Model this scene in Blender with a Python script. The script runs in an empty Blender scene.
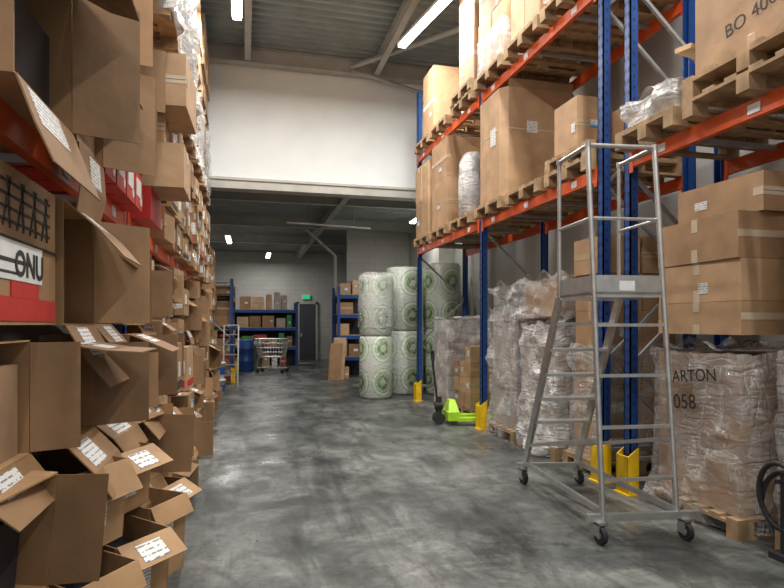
import bpy, math, random
from mathutils import Vector, Matrix, noise
random.seed(11)
R=random.uniform
scn=bpy.context.scene
# ------------------------------------------------------------------ materials
def newmat(name):
    m=bpy.data.materials.new(name); m.use_nodes=True
    nt=m.node_tree; b=nt.nodes['Principled BSDF']; return m,nt,b
def plain(name,col,rough=.5,metal=0,var=.12,scale=8,bump=0,emit=0):
    m,nt,b=newmat(name); N=nt.nodes; L=nt.links
    tc=N.new('ShaderNodeTexCoord'); nz=N.new('ShaderNodeTexNoise'); nz.inputs['Scale'].default_value=scale; nz.inputs['Detail'].default_value=6
    L.new(tc.outputs['Object'],nz.inputs['Vector'])
    cr=N.new('ShaderNodeValToRGB'); cr.color_ramp.elements[0].position=.3; cr.color_ramp.elements[1].position=.7
    cr.color_ramp.elements[0].color=[c*(1-var) for c in col]+[1]; cr.color_ramp.elements[1].color=[min(1,c*(1+var)) for c in col]+[1]
    L.new(nz.outputs['Fac'],cr.inputs['Fac']); L.new(cr.outputs['Color'],b.inputs['Base Color'])
    b.inputs['Roughness'].default_value=rough; b.inputs['Metallic'].default_value=metal
    if bump:
        bp=N.new('ShaderNodeBump'); bp.inputs['Strength'].default_value=bump; bp.inputs['Distance'].default_value=.01
        L.new(nz.outputs['Fac'],bp.inputs['Height']); L.new(bp.outputs['Normal'],b.inputs['Normal'])
    if emit:
        b.inputs['Emission Color'].default_value=(*col,1); b.inputs['Emission Strength'].default_value=emit
    return m
def cardboard(name,c1,c2):
    m,nt,b=newmat(name); N=nt.nodes; L=nt.links
    g=N.new('ShaderNodeNewGeometry'); tc=N.new('ShaderNodeTexCoord')
    mx=N.new('ShaderNodeMix'); mx.data_type='RGBA'; mx.inputs['A'].default_value=(*c1,1); mx.inputs['B'].default_value=(*c2,1)
    L.new(g.outputs['Random Per Island'],mx.inputs['Factor'])
    nz=N.new('ShaderNodeTexNoise'); nz.inputs['Scale'].default_value=5; nz.inputs['Detail'].default_value=8
    L.new(tc.outputs['Object'],nz.inputs['Vector'])
    mr=N.new('ShaderNodeMapRange'); mr.inputs['From Min'].default_value=.3; mr.inputs['From Max'].default_value=.7; mr.inputs['To Min'].default_value=.80; mr.inputs['To Max'].default_value=1.1
    L.new(nz.outputs['Fac'],mr.inputs['Value'])
    hs=N.new('ShaderNodeHueSaturation'); L.new(mx.outputs['Result'],hs.inputs['Color']); L.new(mr.outputs['Result'],hs.inputs['Value'])
    L.new(hs.outputs['Color'],b.inputs['Base Color']); b.inputs['Roughness'].default_value=.68
    bp=N.new('ShaderNodeBump'); bp.inputs['Strength'].default_value=.45; bp.inputs['Distance'].default_value=.025
    n2=N.new('ShaderNodeTexNoise'); n2.inputs['Scale'].default_value=3.5; n2.inputs['Detail'].default_value=4; L.new(tc.outputs['Object'],n2.inputs['Vector'])
    L.new(n2.outputs['Fac'],bp.inputs['Height']); L.new(bp.outputs['Normal'],b.inputs['Normal'])
    return m
CARD=cardboard('cardboard',(.35,.205,.105),(.57,.365,.205))
CARDD=cardboard('cardboard_brown',(.19,.10,.042),(.44,.26,.125))
CARDI=cardboard('cardboard_inside',(.30,.18,.10),(.36,.23,.13))
TAPE=plain('packing_tape',(.50,.36,.22),.25,0,.08)
TAPEL=plain('clear_tape',(.62,.50,.36),.22,0,.08)
ORANGE=plain('orange_paint',(.66,.095,.018),.42,0,.15,4)
RED=plain('red_print',(.50,.025,.02),.5)
BLUE=plain('blue_paint',(.012,.06,.24),.4,0,.15,4)
YEL=plain('yellow_paint',(.80,.50,.01),.45,0,.2,9)
WOOD=plain('pallet_wood',(.36,.235,.125),.8,0,.35,9,.3)
PLANK=plain('fresh_plank',(.62,.42,.22),.7,0,.15,9)
ALU=plain('aluminium',(.55,.55,.53),.33,.85,.15,10)
GALV=plain('galvanised_steel',(.42,.43,.43),.45,.6,.15,10)
BLACK=plain('black_rubber',(.02,.02,.02),.6)
DARK=plain('dark_goods',(.02,.02,.025),.5)
WHITE=plain('white_plastic',(.75,.75,.73),.4)
LIME=plain('lime_paint',(.42,.72,.03),.35)
BEAMG=plain('beam_paint',(.40,.39,.36),.6,0,.12,3)
LINT=plain('concrete_lintel',(.50,.48,.43),.7,0,.12,4,.2)
DECK=plain('ceiling_deck_steel',(.24,.27,.265),.45,.3,.15,2)
LAMP=plain('lamp_glow',(1,.98,.95),.5,0,0,1,0,9)
EXITG=plain('exit_sign_green',(.02,.5,.2),.4,0,.1,5,0,.6)
GREYW=plain('goods_grey_wrap',(.38,.32,.27),.55,0,.15,3)
STRAP=plain('strap',(.75,.75,.75),.4)
DOOR=plain('door_paint',(.05,.055,.06),.5)
INK=plain('ink',(.03,.025,.02),.7)
GREENP=plain('green_print',(.05,.25,.06),.5)
LBLUE=plain('blue_label',(.08,.30,.55),.5)

def wallmat(name,col,scale=1.2,var=.05,rough=.7,block=False):
    m,nt,b=newmat(name); N=nt.nodes; L=nt.links
    tc=N.new('ShaderNodeTexCoord'); nz=N.new('ShaderNodeTexNoise'); nz.inputs['Scale'].default_value=scale; nz.inputs['Detail'].default_value=8
    L.new(tc.outputs['Object'],nz.inputs['Vector'])
    cr=N.new('ShaderNodeValToRGB'); cr.color_ramp.elements[0].position=.3; cr.color_ramp.elements[1].position=.7
    cr.color_ramp.elements[0].color=[c*(1-var) for c in col]+[1]; cr.color_ramp.elements[1].color=[min(1,c*(1+var)) for c in col]+[1]
    L.new(nz.outputs['Fac'],cr.inputs['Fac']); out=cr.outputs['Color']
    b.inputs['Roughness'].default_value=rough
    if block:
        mp=N.new('ShaderNodeSeparateXYZ'); L.new(tc.outputs['Object'],mp.inputs[0])
        ad=N.new('ShaderNodeMath'); L.new(mp.outputs[0],ad.inputs[0]); L.new(mp.outputs[1],ad.inputs[1])
        cb=N.new('ShaderNodeCombineXYZ'); L.new(ad.outputs[0],cb.inputs[0]); L.new(mp.outputs[2],cb.inputs[1])
        br=N.new('ShaderNodeTexBrick'); br.inputs['Scale'].default_value=1; br.inputs['Brick Width'].default_value=.4; br.inputs['Row Height'].default_value=.2; br.inputs['Mortar Size'].default_value=.006
        br.inputs['Color1'].default_value=(1,1,1,1); br.inputs['Color2'].default_value=(.92,.92,.92,1); br.inputs['Mortar'].default_value=(.75,.75,.75,1)
        L.new(cb.outputs[0],br.inputs['Vector'])
        mx=N.new('ShaderNodeMix'); mx.data_type='RGBA'; mx.blend_type='MULTIPLY'; mx.inputs['Factor'].default_value=1
        L.new(out,mx.inputs['A']); L.new(br.outputs['Color'],mx.inputs['B']); out=mx.outputs['Result']
    L.new(out,b.inputs['Base Color'])
    return m
WWHITE=wallmat('painted_white_wall',(.84,.86,.84))
WGREY=wallmat('grey_plaster_wall',(.48,.48,.465))
WBLOCK=wallmat('block_wall',(.48,.47,.43),block=True)
def floormat():
    m,nt,b=newmat('worn_concrete_floor'); N=nt.nodes; L=nt.links
    tc=N.new('ShaderNodeTexCoord')
    def nz(sc,det,rough=.6,st=(1,1,1),dist=0,rot=0):
        mp=N.new('ShaderNodeMapping'); mp.inputs['Scale'].default_value=st; mp.inputs['Rotation'].default_value=(0,0,rot); L.new(tc.outputs['Object'],mp.inputs['Vector'])
        n=N.new('ShaderNodeTexNoise'); n.inputs['Scale'].default_value=sc; n.inputs['Detail'].default_value=det; n.inputs['Roughness'].default_value=rough; n.inputs['Distortion'].default_value=dist
        L.new(mp.outputs[0],n.inputs['Vector']); return n.outputs['Fac']
    def ramp(s,p0,c0,p1,c1):
        r=N.new('ShaderNodeValToRGB'); e=r.color_ramp.elements; e[0].position=p0; e[0].color=(*c0,1); e[1].position=p1; e[1].color=(*c1,1); L.new(s,r.inputs['Fac']); return r.outputs['Color']
    def mul(a,c,f=1,mode='MULTIPLY'):
        x=N.new('ShaderNodeMix'); x.data_type='RGBA'; x.blend_type=mode; x.inputs['Factor'].default_value=f; L.new(a,x.inputs['A']); L.new(c,x.inputs['B']); return x.outputs['Result']
    a=ramp(nz(.7,9,.68,(1,1,1),.5),.42,(.068,.073,.071),.60,(.190,.190,.178))
    s=ramp(nz(2.4,9,.74,(1,.5,1),.9),.43,(.46,.47,.47),.57,(1.12,1.12,1.10))
    c=mul(a,s,.9)
    # dark tyre streaks running along the aisle, pale scuffs across it
    s3=ramp(nz(1.1,6,.75,(4.5,.35,1),.5,.08),.52,(1,1,1),.62,(.50,.51,.52)); c=mul(c,s3,.75)
    s4=ramp(nz(1.7,7,.78,(.6,4,1),.8,.5),.54,(1,1,1),.66,(1.8,1.77,1.70)); c=mul(c,s4,.75)
    s5=ramp(nz(.55,5,.6,(1,1,1),.3),.54,(1,1,1),.62,(.62,.63,.63)); c=mul(c,s5,.8)
    s2=ramp(nz(22,8,.7),.35,(.76,.76,.76),.62,(1.12,1.12,1.12)); c=mul(c,s2,.9)
    v=N.new('ShaderNodeTexVoronoi'); v.feature='DISTANCE_TO_EDGE'; v.inputs['Scale'].default_value=.45
    dn=N.new('ShaderNodeTexNoise'); dn.inputs['Scale'].default_value=2.5; dn.inputs['Detail'].default_value=5
    L.new(tc.outputs['Object'],dn.inputs['Vector']); mxv=N.new('ShaderNodeMix'); mxv.data_type='RGBA'; mxv.inputs['Factor'].default_value=.25
    L.new(tc.outputs['Object'],mxv.inputs['A']); L.new(dn.outputs['Color'],mxv.inputs['B']); L.new(mxv.outputs['Result'],v.inputs['Vector'])
    cr=ramp(v.outputs['Distance'],0,(.45,.45,.45),.008,(1,1,1)); c=mul(c,cr,.6)
    L.new(c,b.inputs['Base Color'])
    rr=N.new('ShaderNodeMapRange'); rr.inputs['From Min'].default_value=.36; rr.inputs['From Max'].default_value=.64; rr.inputs['To Min'].default_value=.25; rr.inputs['To Max'].default_value=.55
    L.new(nz(1.6,5,.6),rr.inputs['Value']); L.new(rr.outputs[0],b.inputs['Roughness'])
    bp=N.new('ShaderNodeBump'); bp.inputs['Strength'].default_value=.06; bp.inputs['Distance'].default_value=.02; L.new(nz(5,5,.6),bp.inputs['Height']); L.new(bp.outputs[0],b.inputs['Normal'])
    return m
FLOOR=floormat()
def labelmat():
    m,nt,b=newmat('printed_label'); N=nt.nodes; L=nt.links
    tc=N.new('ShaderNodeTexCoord')
    w=N.new('ShaderNodeTexWave'); w.bands_direction='Z'; w.inputs['Scale'].default_value=17; w.inputs['Distortion'].default_value=0
    L.new(tc.outputs['Object'],w.inputs['Vector'])
    n=N.new('ShaderNodeTexNoise'); n.inputs['Scale'].default_value=60; n.inputs['Detail'].default_value=1; L.new(tc.outputs['Object'],n.inputs['Vector'])
    a=N.new('ShaderNodeMath'); a.operation='GREATER_THAN'; a.inputs[1].default_value=.78; L.new(w.outputs['Fac'],a.inputs[0])
    c=N.new('ShaderNodeMath'); c.operation='GREATER_THAN'; c.inputs[1].default_value=.46; L.new(n.outputs['Fac'],c.inputs[0])
    d=N.new('ShaderNodeMath'); d.operation='MULTIPLY'; L.new(a.outputs[0],d.inputs[0]); L.new(c.outputs[0],d.inputs[1])
    mx=N.new('ShaderNodeMix'); mx.data_type='RGBA'; mx.inputs['A'].default_value=(.74,.73,.71,1); mx.inputs['B'].default_value=(.2,.2,.2,1)
    L.new(d.outputs[0],mx.inputs['Factor']); L.new(mx.outputs['Result'],b.inputs['Base Color']); b.inputs['Roughness'].default_value=.5
    return m
LABEL=labelmat()
def filmmat(name,lo,hi,fold,sc=2.2):
    m,nt,b=newmat(name); N=nt.nodes; L=nt.links
    tc=N.new('ShaderNodeTexCoord')
    def nz(s,st,rot,dist,det=3):
        mp=N.new('ShaderNodeMapping'); mp.inputs['Rotation'].default_value=rot; mp.inputs['Scale'].default_value=st; L.new(tc.outputs['Object'],mp.inputs['Vector'])
        n=N.new('ShaderNodeTexNoise'); n.inputs['Scale'].default_value=s; n.inputs['Detail'].default_value=det; n.inputs['Distortion'].default_value=dist; L.new(mp.outputs[0],n.inputs['Vector']); return n.outputs['Fac']
    def M(op,a,bb):
        x=N.new('ShaderNodeMath'); x.operation=op
        for i,q in enumerate((a,bb)):
            if isinstance(q,(int,float)): x.inputs[i].default_value=q
            else: L.new(q,x.inputs[i])
        return x.outputs[0]
    def MR(v,a,c,d,e):
        x=N.new('ShaderNodeMapRange'); x.interpolation_type='SMOOTHSTEP'
        for i,q in enumerate((a,c,d,e)): x.inputs[i+1].default_value=q
        L.new(v,x.inputs[0]); return x.outputs[0]
    haze=MR(nz(sc,(1,1,1.4),(0,0,0),.6),.35,.65,lo,hi)
    r1=M('ABSOLUTE',M('SUBTRACT',nz(sc*1.3,(1,1,4.5),(.35,.25,0),.8),.5),0)
    r2=M('ABSOLUTE',M('SUBTRACT',nz(sc*1.6,(2.6,2.6,.6),(.2,-.3,.2),.8),.5),0)
    f=M('MAXIMUM',MR(r1,0,.028,1,0),MR(r2,0,.022,1,0))
    f2=MR(nz(1.8,(1,1,1),(0,0,0),0),.42,.6,.2,1)
    al=M('ADD',haze,M('MULTIPLY',M('MULTIPLY',f,f2),fold)); cl=N.new('ShaderNodeClamp'); L.new(al,cl.inputs[0]); L.new(cl.outputs[0],b.inputs['Alpha'])
    b.inputs['Base Color'].default_value=(.78,.77,.75,1); b.inputs['Roughness'].default_value=.13
    bp=N.new('ShaderNodeBump'); bp.inputs['Strength'].default_value=.9; bp.inputs['Distance'].default_value=.07; L.new(M('ADD',r1,r2),bp.inputs['Height']); L.new(bp.outputs[0],b.inputs['Normal'])
    return m
FILM=filmmat('stretch_film',.14,.42,.42); FILMW=filmmat('white_stretch_film',.42,.80,.3,3)
def rollmat():
    m,nt,b=newmat('printed_roll_wrap'); N=nt.nodes; L=nt.links
    tc=N.new('ShaderNodeTexCoord'); sp=N.new('ShaderNodeSeparateXYZ'); L.new(tc.outputs['Object'],sp.inputs[0])
    def M(op,a,c=None,v=None):
        x=N.new('ShaderNodeMath'); x.operation=op; L.new(a,x.inputs[0])
        if c is not None: L.new(c,x.inputs[1])
        if v is not None: x.inputs[1].default_value=v
        return x.outputs[0]
    an=M('ARCTAN2',sp.outputs[1],sp.outputs[0]); an=M('MULTIPLY',an,v=4/6.2832); an=M('ADD',an,v=10.35); fr=M('FRACT',an); fx=M('SUBTRACT',fr,v=.5); fx=M('MULTIPLY',fx,v=1.9)
    fz=M('MULTIPLY',sp.outputs[2],v=1/.68); fz=M('FRACT',fz); fz=M('SUBTRACT',fz,v=.5); fz=M('MULTIPLY',fz,v=2.0)
    r=M('SQRT',M('ADD',M('MULTIPLY',fx,fx),M('MULTIPLY',fz,fz)))
    cr=N.new('ShaderNodeValToRGB'); cr.color_ramp.interpolation='CONSTANT'; e=cr.color_ramp.elements
    e[0].position=0; e[0].color=(.34,.44,.24,1); e[1].position=.2; e[1].color=(.07,.14,.05,1)
    for p,c in ((.42,(.30,.42,.20,1)),(.64,(.60,.63,.56,1)),(.78,(.22,.33,.16,1)),(.84,(.50,.54,.46,1))):
        q=e.new(p); q.color=c
    L.new(r,cr.inputs['Fac'])
    n=N.new('ShaderNodeTexNoise'); n.inputs['Scale'].default_value=9; n.inputs['Distortion'].default_value=1.5; L.new(tc.outputs['Object'],n.inputs['Vector'])
    hz=N.new('ShaderNodeMapRange'); hz.inputs['From Min'].default_value=.4; hz.inputs['From Max'].default_value=.7; hz.inputs['To Min'].default_value=.05; hz.inputs['To Max'].default_value=.6; L.new(n.outputs['Fac'],hz.inputs['Value'])
    mx=N.new('ShaderNodeMix'); mx.data_type='RGBA'; mx.inputs['B'].default_value=(.62,.64,.60,1); L.new(hz.outputs[0],mx.inputs['Factor']); L.new(cr.outputs['Color'],mx.inputs['A'])
    L.new(mx.outputs['Result'],b.inputs['Base Color']); b.inputs['Roughness'].default_value=.22
    bp=N.new('ShaderNodeBump'); bp.inputs['Strength'].default_value=.6; bp.inputs['Distance'].default_value=.03; L.new(n.outputs['Fac'],bp.inputs['Height']); L.new(bp.outputs[0],b.inputs['Normal'])
    return m
ROLL=rollmat()
# ------------------------------------------------------------------ builder
class B:
    def __init__(s): s.v=[];s.f=[];s.m=[];s.mats=[];s.M=Matrix.Identity(4);s.sm=[]
    def mi(s,mat):
        if mat not in s.mats: s.mats.append(mat)
        return s.mats.index(mat)
    def add(s,vs,fs,mat,smooth=False):
        o=len(s.v); s.v+= [s.M@Vector(p) for p in vs]; i=s.mi(mat)
        for f in fs: s.f.append([o+k for k in f]); s.m.append(i); s.sm.append(smooth)
    def hexa(s,p,u,v,w,mat):
        p=Vector(p);u=Vector(u);v=Vector(v);w=Vector(w)
        vs=[p,p+u,p+u+v,p+v,p+w,p+u+w,p+u+v+w,p+v+w]
        fs=[(0,3,2,1),(4,5,6,7),(0,1,5,4),(1,2,6,5),(2,3,7,6),(3,0,4,7)]
        if u.cross(v).dot(w)<0: fs=[f[::-1] for f in fs]
        s.add(vs,fs,mat)
    def box(s,x0,x1,y0,y1,z0,z1,mat):
        s.hexa((x0,y0,z0),(x1-x0,0,0),(0,y1-y0,0),(0,0,z1-z0),mat)
    def cyl(s,p,q,r,mat,n=10,r2=None,cap=True):
        p=Vector(p);q=Vector(q);d=(q-p).normalized(); r2=r if r2 is None else r2
        a=d.orthogonal().normalized(); c=d.cross(a)
        vs=[];
        for P,rr in((p,r),(q,r2)):
            for i in range(n):
                t=2*math.pi*i/n; vs.append(P+a*math.cos(t)*rr+c*math.sin(t)*rr)
        s.add(vs,[(i,(i+1)%n,n+(i+1)%n,n+i) for i in range(n)],mat,True)
        if cap: s.add(vs,[tuple(range(n))[::-1],tuple(range(n,2*n))],mat)
    def bar(s,p,q,w,h,mat,up=(0,0,1)):
        p=Vector(p);q=Vector(q);d=q-p;u=Vector(up); a=d.cross(u)
        if a.length<1e-5: a=d.cross(Vector((1,0,0)))
        a.normalize(); c=a.cross(d).normalized()
        s.hexa(p-a*w/2-c*h/2,d,a*w,c*h,mat)
    def lathe(s,cx,cy,prof,mat,n=28):
        vs=[];k=len(prof)
        for i in range(n):
            t=2*math.pi*i/n
            for r,z in prof: vs.append((cx+r*math.cos(t),cy+r*math.sin(t),z))
        fs=[(i*k+j,((i+1)%n)*k+j,((i+1)%n)*k+j+1,i*k+j+1) for i in range(n) for j in range(k-1)]
        s.add(vs,fs,mat,True)
    def finish(s,name,bevel=0,parent=None):
        if not s.v: return None
        xs=[v.x for v in s.v];ys=[v.y for v in s.v];zs=[v.z for v in s.v]
        o=Vector(((min(xs)+max(xs))/2,(min(ys)+max(ys))/2,min(zs)))
        me=bpy.data.meshes.new(name); me.from_pydata([v-o for v in s.v],[],s.f)
        for m in s.mats: me.materials.append(m)
        me.polygons.foreach_set('material_index',s.m); me.polygons.foreach_set('use_smooth',s.sm); me.update()
        ob=bpy.data.objects.new(name,me); ob.location=o; bpy.context.collection.objects.link(ob)
        if bevel:
            md=ob.modifiers.new('bevel','BEVEL'); md.width=bevel; md.segments=2; md.limit_method='ANGLE'
        if parent: ob.parent=parent; ob.location=o-parent.location
        return ob
def text(parent,s,loc,rot,size,mat,name='marking',off=.002):
    c=bpy.data.curves.new(name,'FONT'); c.body=s; c.size=size; c.extrude=.0006; c.offset=off; c.materials.append(mat)
    o=bpy.data.objects.new(name,c); bpy.context.collection.objects.link(o)
    o.rotation_euler=rot; o.parent=parent; o.location=Vector(loc)-parent.location
    return o
# ------------------------------------------------------------------ generic parts
def carton(b,x0,x1,y0,y1,z0,z1,mat=CARD,rz=0,lab=.3,tape=TAPE,side=-1,red=0):
    M0=b.M
    cx,cy=(x0+x1)/2,(y0+y1)/2
    b.M=M0@Matrix.Translation((cx,cy,0))@Matrix.Rotation(rz,4,'Z')
    hx,hy=(x1-x0)/2,(y1-y0)/2; e=.0025
    b.box(-hx,hx,-hy,hy,z0,z1,mat)
    h=z1-z0; t=.03
    style=random.random()
    fx=side*(hx+e/2)
    def onY(a0,a1,c0,c1,m,k=1): b.box(a0,a1,-hy-e*k,-hy+e,c0,c1,m)
    def onX(a0,a1,c0,c1,m,k=1): b.box(fx-e*k,fx+e*k,a0,a1,c0,c1,m)
    if style<.55:
        b.box(-hx,hx,-t,t,z1-e,z1+e,tape)
        onX(-t,t,z1-min(.1,h*.3),z1,tape); onX(-t,t,z0,z0+min(.1,h*.3),tape)
        if random.random()<.4: onY(-hx,hx,z0+h*.45,z0+h*.45+.05,tape)
    elif style<.85:
        onY(-hx,hx,z0+h*.5-t,z0+h*.5+t,tape); onX(-hy,-hy+min(.08,hy*.5),z0+h*.5-t,z0+h*.5+t,tape)
        b.box(-hx,hx,-hy-e*1.3,-hy+e,z0+h*.5-.002,z0+h*.5+.002,INK)
    else:
        onX(-hy,hy,z0+h*.5-t,z0+h*.5+t,tape); onY(-hx,-hx+.07,z0+h*.5-t,z0+h*.5+t,tape)
    if random.random()<red:
        rr=random.choice([RED,RED,INK]); onX(-hy*.9,hy*.9,z0+h*.08,z0+h*.24,rr,1.2); onY(-hx*.9,hx*.9,z0+h*.08,z0+h*.24,rr,1.2)
    big=1.5 if side>0 else 1
    if random.random()<lab:
        w=min(R(.06,.14)*big,hy*1.2); k=min(R(.05,.11)*big,h*.5); yy=R(-hy+.03,max(-hy+.031,hy-w-.02)); zz=z0+R(.2,.45)*h
        onX(yy,yy+w,zz,zz+k,LABEL,1.4)
        if random.random()<.3: onX(yy,yy+w,zz+k*.75,zz+k,LBLUE,1.8)
    if random.random()<lab:
        w=min(R(.06,.16),hx*.7); k=min(R(.05,.11)*big,h*.5); yy=R(-hx+.03,max(-hx+.031,hx-w-.02)) if side<0 else hx-w-.02
        zz=z0+R(.2,.45)*h
        onY(yy,yy+w,zz,zz+k,LABEL,1.4)
        if random.random()<.3: onY(yy,yy+w,zz,zz+k*.3,LBLUE,1.8)
    b.M=M0
def stack(b,x0,x1,y0,y1,z0,z1,nx,ny,nz,mat=CARD,side=-1,j=.012,lab=.3,rj=.02,tape=TAPE,drop=0,red=0):
    dz=(z1-z0)/nz; dx=(x1-x0)/nx; dy=(y1-y0)/ny
    for k in range(nz):
        for i in range(nx):
            for jj in range(ny):
                if k==nz-1 and random.random()<drop: continue
                ax=R(-j,j); ay=R(-j,j)*.5
                carton(b,x0+i*dx+.004+ax,x0+(i+1)*dx-.004+ax,y0+jj*dy+.008+ay,y0+(jj+1)*dy-.008+ay,z0+k*dz,z0+(k+1)*dz-.003,mat,R(-rj,rj),lab,tape,side,red)
def pallet(b,x0,x1,y0,y1,z,mat=WOOD):
    w=x1-x0;l=y1-y0
    for i in range(3):
        yy=y0+(l-.1)*i/2; b.box(x0,x1,yy,yy+.1,z,z+.022,mat)
        for k in range(3):
            xx=x0+(w-.14)*k/2; b.box(xx,xx+.14,yy,yy+.1,z+.022,z+.1,mat)
    for k in range(3):
        xx=x0+(w-.14)*k/2; b.box(xx,xx+.14,y0,y1,z+.1,z+.122,mat)
    n=6
    for i in range(n):
        yy=y0+(l-.1)*i/(n-1); b.box(x0,x1,yy,yy+.1,z+.122,z+.144,mat)
def mkpallet(x0,x1,y0,y1,z,n=1,name='wooden_pallet'):
    for i in range(n):
        b=B(); pallet(b,x0+R(-.02,.02)*(i>0),x1,y0,y1,z+i*.1445); b.finish(name)
    return z+n*.1445
def film(b,x0,x1,y0,y1,z0,z1,mat=FILM,amp=.035,top=True,seed=0,flare=0):
    P=[];n=26
    cs=[(x0,y0),(x1,y0),(x1,y1),(x0,y1)]
    for a in range(4):
        p=cs[a];q=cs[(a+1)%4]
        for i in range(n): t=i/n; P.append((p[0]+(q[0]-p[0])*t,p[1]+(q[1]-p[1])*t))
    cx,cy=(x0+x1)/2,(y0+y1)/2; K=30; vs=[]
    for k in range(K+1):
        z=z0+(z1-z0)*k/K
        for (x,y) in P:
            nv=noise.noise(Vector((x*4+seed,y*4,z*3)))+.6*noise.noise(Vector((x*11+seed,y*11,z*9)))+.5*abs(noise.noise(Vector((x*16+seed,y*16,z*3))))
            d=Vector((x-cx,y-cy,0)).normalized(); o=.018+amp*max(0,nv)+flare*(1-k/K)**2*max(0,.3+noise.noise(Vector((x*6,y*6,seed))))
            vs.append((x+d.x*o,y+d.y*o,z+(.03*nv if k==K else 0)))
    L=len(P); fs=[(k*L+i,k*L+(i+1)%L,(k+1)*L+(i+1)%L,(k+1)*L+i) for k in range(K) for i in range(L)]
    b.add(vs,fs,mat,True)
    if top:
        G=20; vt=[]
        for i in range(G+1):
            for k in range(G+1):
                x=x0-.015+(x1-x0+.03)*i/G; y=y0-.015+(y1-y0+.03)*k/G
                vt.append((x,y,z1+.01+(.05+amp)*max(0,noise.noise(Vector((x*5+seed,y*5,1))))+.03*abs(noise.noise(Vector((x*14,y*14,seed))))))
        b.add(vt,[(i*(G+1)+k,(i+1)*(G+1)+k,(i+1)*(G+1)+k+1,i*(G+1)+k+1) for i in range(G) for k in range(G)],mat,True)
def open_box(name,xf,y0,y1,z0,z1,depth=.5,tilt=0,rz=0,top=40,bot=-35,sd=(None,12),fl=.22,mat=CARDD,label=True,goods=True,red=False,up=False):
    b=B(); w=y1-y0; h=z1-z0; t=.007
    b.M=Matrix.Translation((xf,(y0+y1)/2,z0))@Matrix.Rotation(math.radians(rz),4,'Z')@Matrix.Rotation(math.radians(tilt),4,'Y')
    hw=w/2
    if not up:
        b.box(-depth,0,-hw,-hw+t,0,h,mat); b.box(-depth,0,hw-t,hw,0,h,mat)
        b.box(-depth,0,-hw+t,hw-t,0,t,mat); b.box(-depth,0,-hw+t,hw-t,h-t,h,mat); b.box(-depth,-depth+t,-hw+t,hw-t,t,h-t,mat)
        if random.random()<.6: b.box(-.15,-.02,-hw-.002,-hw,h*.4,h*.72,LABEL)
        if random.random()<.35: b.box(-depth*.9,-.03,-hw-.002,-hw,h*.06,h*.2,RED)
        if random.random()<.4:
            for i in range(6): b.hexa((-.36+i*.03,-hw-.002,h*.35),(.01,0,0),(.03 if i%2 else -.03,0,h*.4),(0,.002,0),INK)
        if goods:
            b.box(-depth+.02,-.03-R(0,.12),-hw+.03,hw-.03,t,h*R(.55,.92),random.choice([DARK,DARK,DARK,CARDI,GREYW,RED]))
        def flap(hz,ang,ln,lab):
            a=math.radians(ang); d=Vector((math.cos(a),0,math.sin(a))); nrm=Vector((-math.sin(a),0,math.cos(a)))
            p=Vector((.001,-hw+.006,hz)); s=R(0,.04); s2=R(0,.04)
            d2=(d+nrm*R(-.4,.15)+Vector((0,R(-.08,.08),0))).normalized(); m1=ln*.55
            A0,A1=p,p+Vector((0,w-.012,0)); M1,M0_=A1+d*m1,A0+d*m1; E1,E0=M1+d2*(ln-m1)-Vector((0,s,0)),M0_+d2*(ln-m1)+Vector((0,s2,0))
            for q in((A0,A1,M1,M0_),(M0_,M1,E1,E0)):
                vs=list(q)+[k+nrm*.006 for k in q]
                b.add(vs,[(0,1,2,3),(7,6,5,4),(0,4,5,1),(1,5,6,2),(2,6,7,3),(3,7,4,0)],mat)
            if lab:
                ww=w*R(.35,.55); q=p+d*m1*.1+Vector((0,w*R(.1,.35),0))+nrm*.0065
                b.hexa(q,Vector((0,ww,0)),d*m1*.8,nrm*.002,LABEL)
                b.hexa(q-nrm*.0085,Vector((0,ww,0)),d*m1*.8,nrm*.002,LABEL)
            if random.random()<.6:   # torn strip of tape along the hinge edge of the flap
                b.hexa(M0_+nrm*.0065-d*m1*.9+Vector((0,w*.44,0)),Vector((0,.045,0)),d*m1*.9,nrm*.0012,TAPE)
        if top is not None: flap(h-.006,top,fl,label and random.random()<.75)
        flap(0,bot,fl,label and random.random()<.75)
        for sgn,sa in((-1,sd[0]),(1,sd[1])):
            if sa is None: continue
            a=math.radians(sa); d=Vector((math.cos(a),sgn*math.sin(a),0)); p=Vector((.001,sgn*(hw-.003),.01))
            b.hexa(p,d*fl*.9,(0,0,h-.02),Vector((math.sin(a),-sgn*math.cos(a),0))*.006,mat)
    else:
        b.box(-depth,0,-hw,-hw+t,0,h,mat); b.box(-depth,0,hw-t,hw,0,h,mat); b.box(-t,0,-hw+t,hw-t,0,h,mat); b.box(-depth,-depth+t,-hw+t,hw-t,0,h,mat); b.box(-depth+t,-t,-hw+t,hw-t,0,t,mat)
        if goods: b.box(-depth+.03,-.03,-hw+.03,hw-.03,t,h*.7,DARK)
        a=math.radians(top); d=Vector((math.cos(a),0,math.sin(a))); nrm=Vector((-math.sin(a),0,math.cos(a)))
        b.hexa((0,-hw+.004,h),(0,w-.008,0),d*fl,nrm*.006,mat)
        if label and top>-40: b.hexa(Vector((0,-hw*.5,h))+d*fl*.2+nrm*.0065,(0,w*.45,0),d*fl*.65,nrm*.002,LABEL)
        if sd[0] is not None:
            a=math.radians(sd[0]); d=Vector((0,-math.cos(a),math.sin(a)))
            b.hexa((-depth+.01,-hw,h),(depth-.02,0,0),d*fl*.6,(0,0,.006),mat)
        a=math.radians(70); b.hexa((-depth,-hw+.004,h),(0,w-.008,0),(-math.cos(a)*fl*.5,0,math.sin(a)*fl),(.006,0,0),mat)
        if label: b.box(-.001,.003,-hw*.6,hw*.3,h*.25,h*.85,LABEL)
        if label: b.box(-depth*.42,-depth*.06,-hw-.002,-hw,h*.25,h*.8,LABEL)
    if red: b.box(.0,.003,-hw,hw,h*.05,h*.25,RED)
    return b.finish(name)
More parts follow.
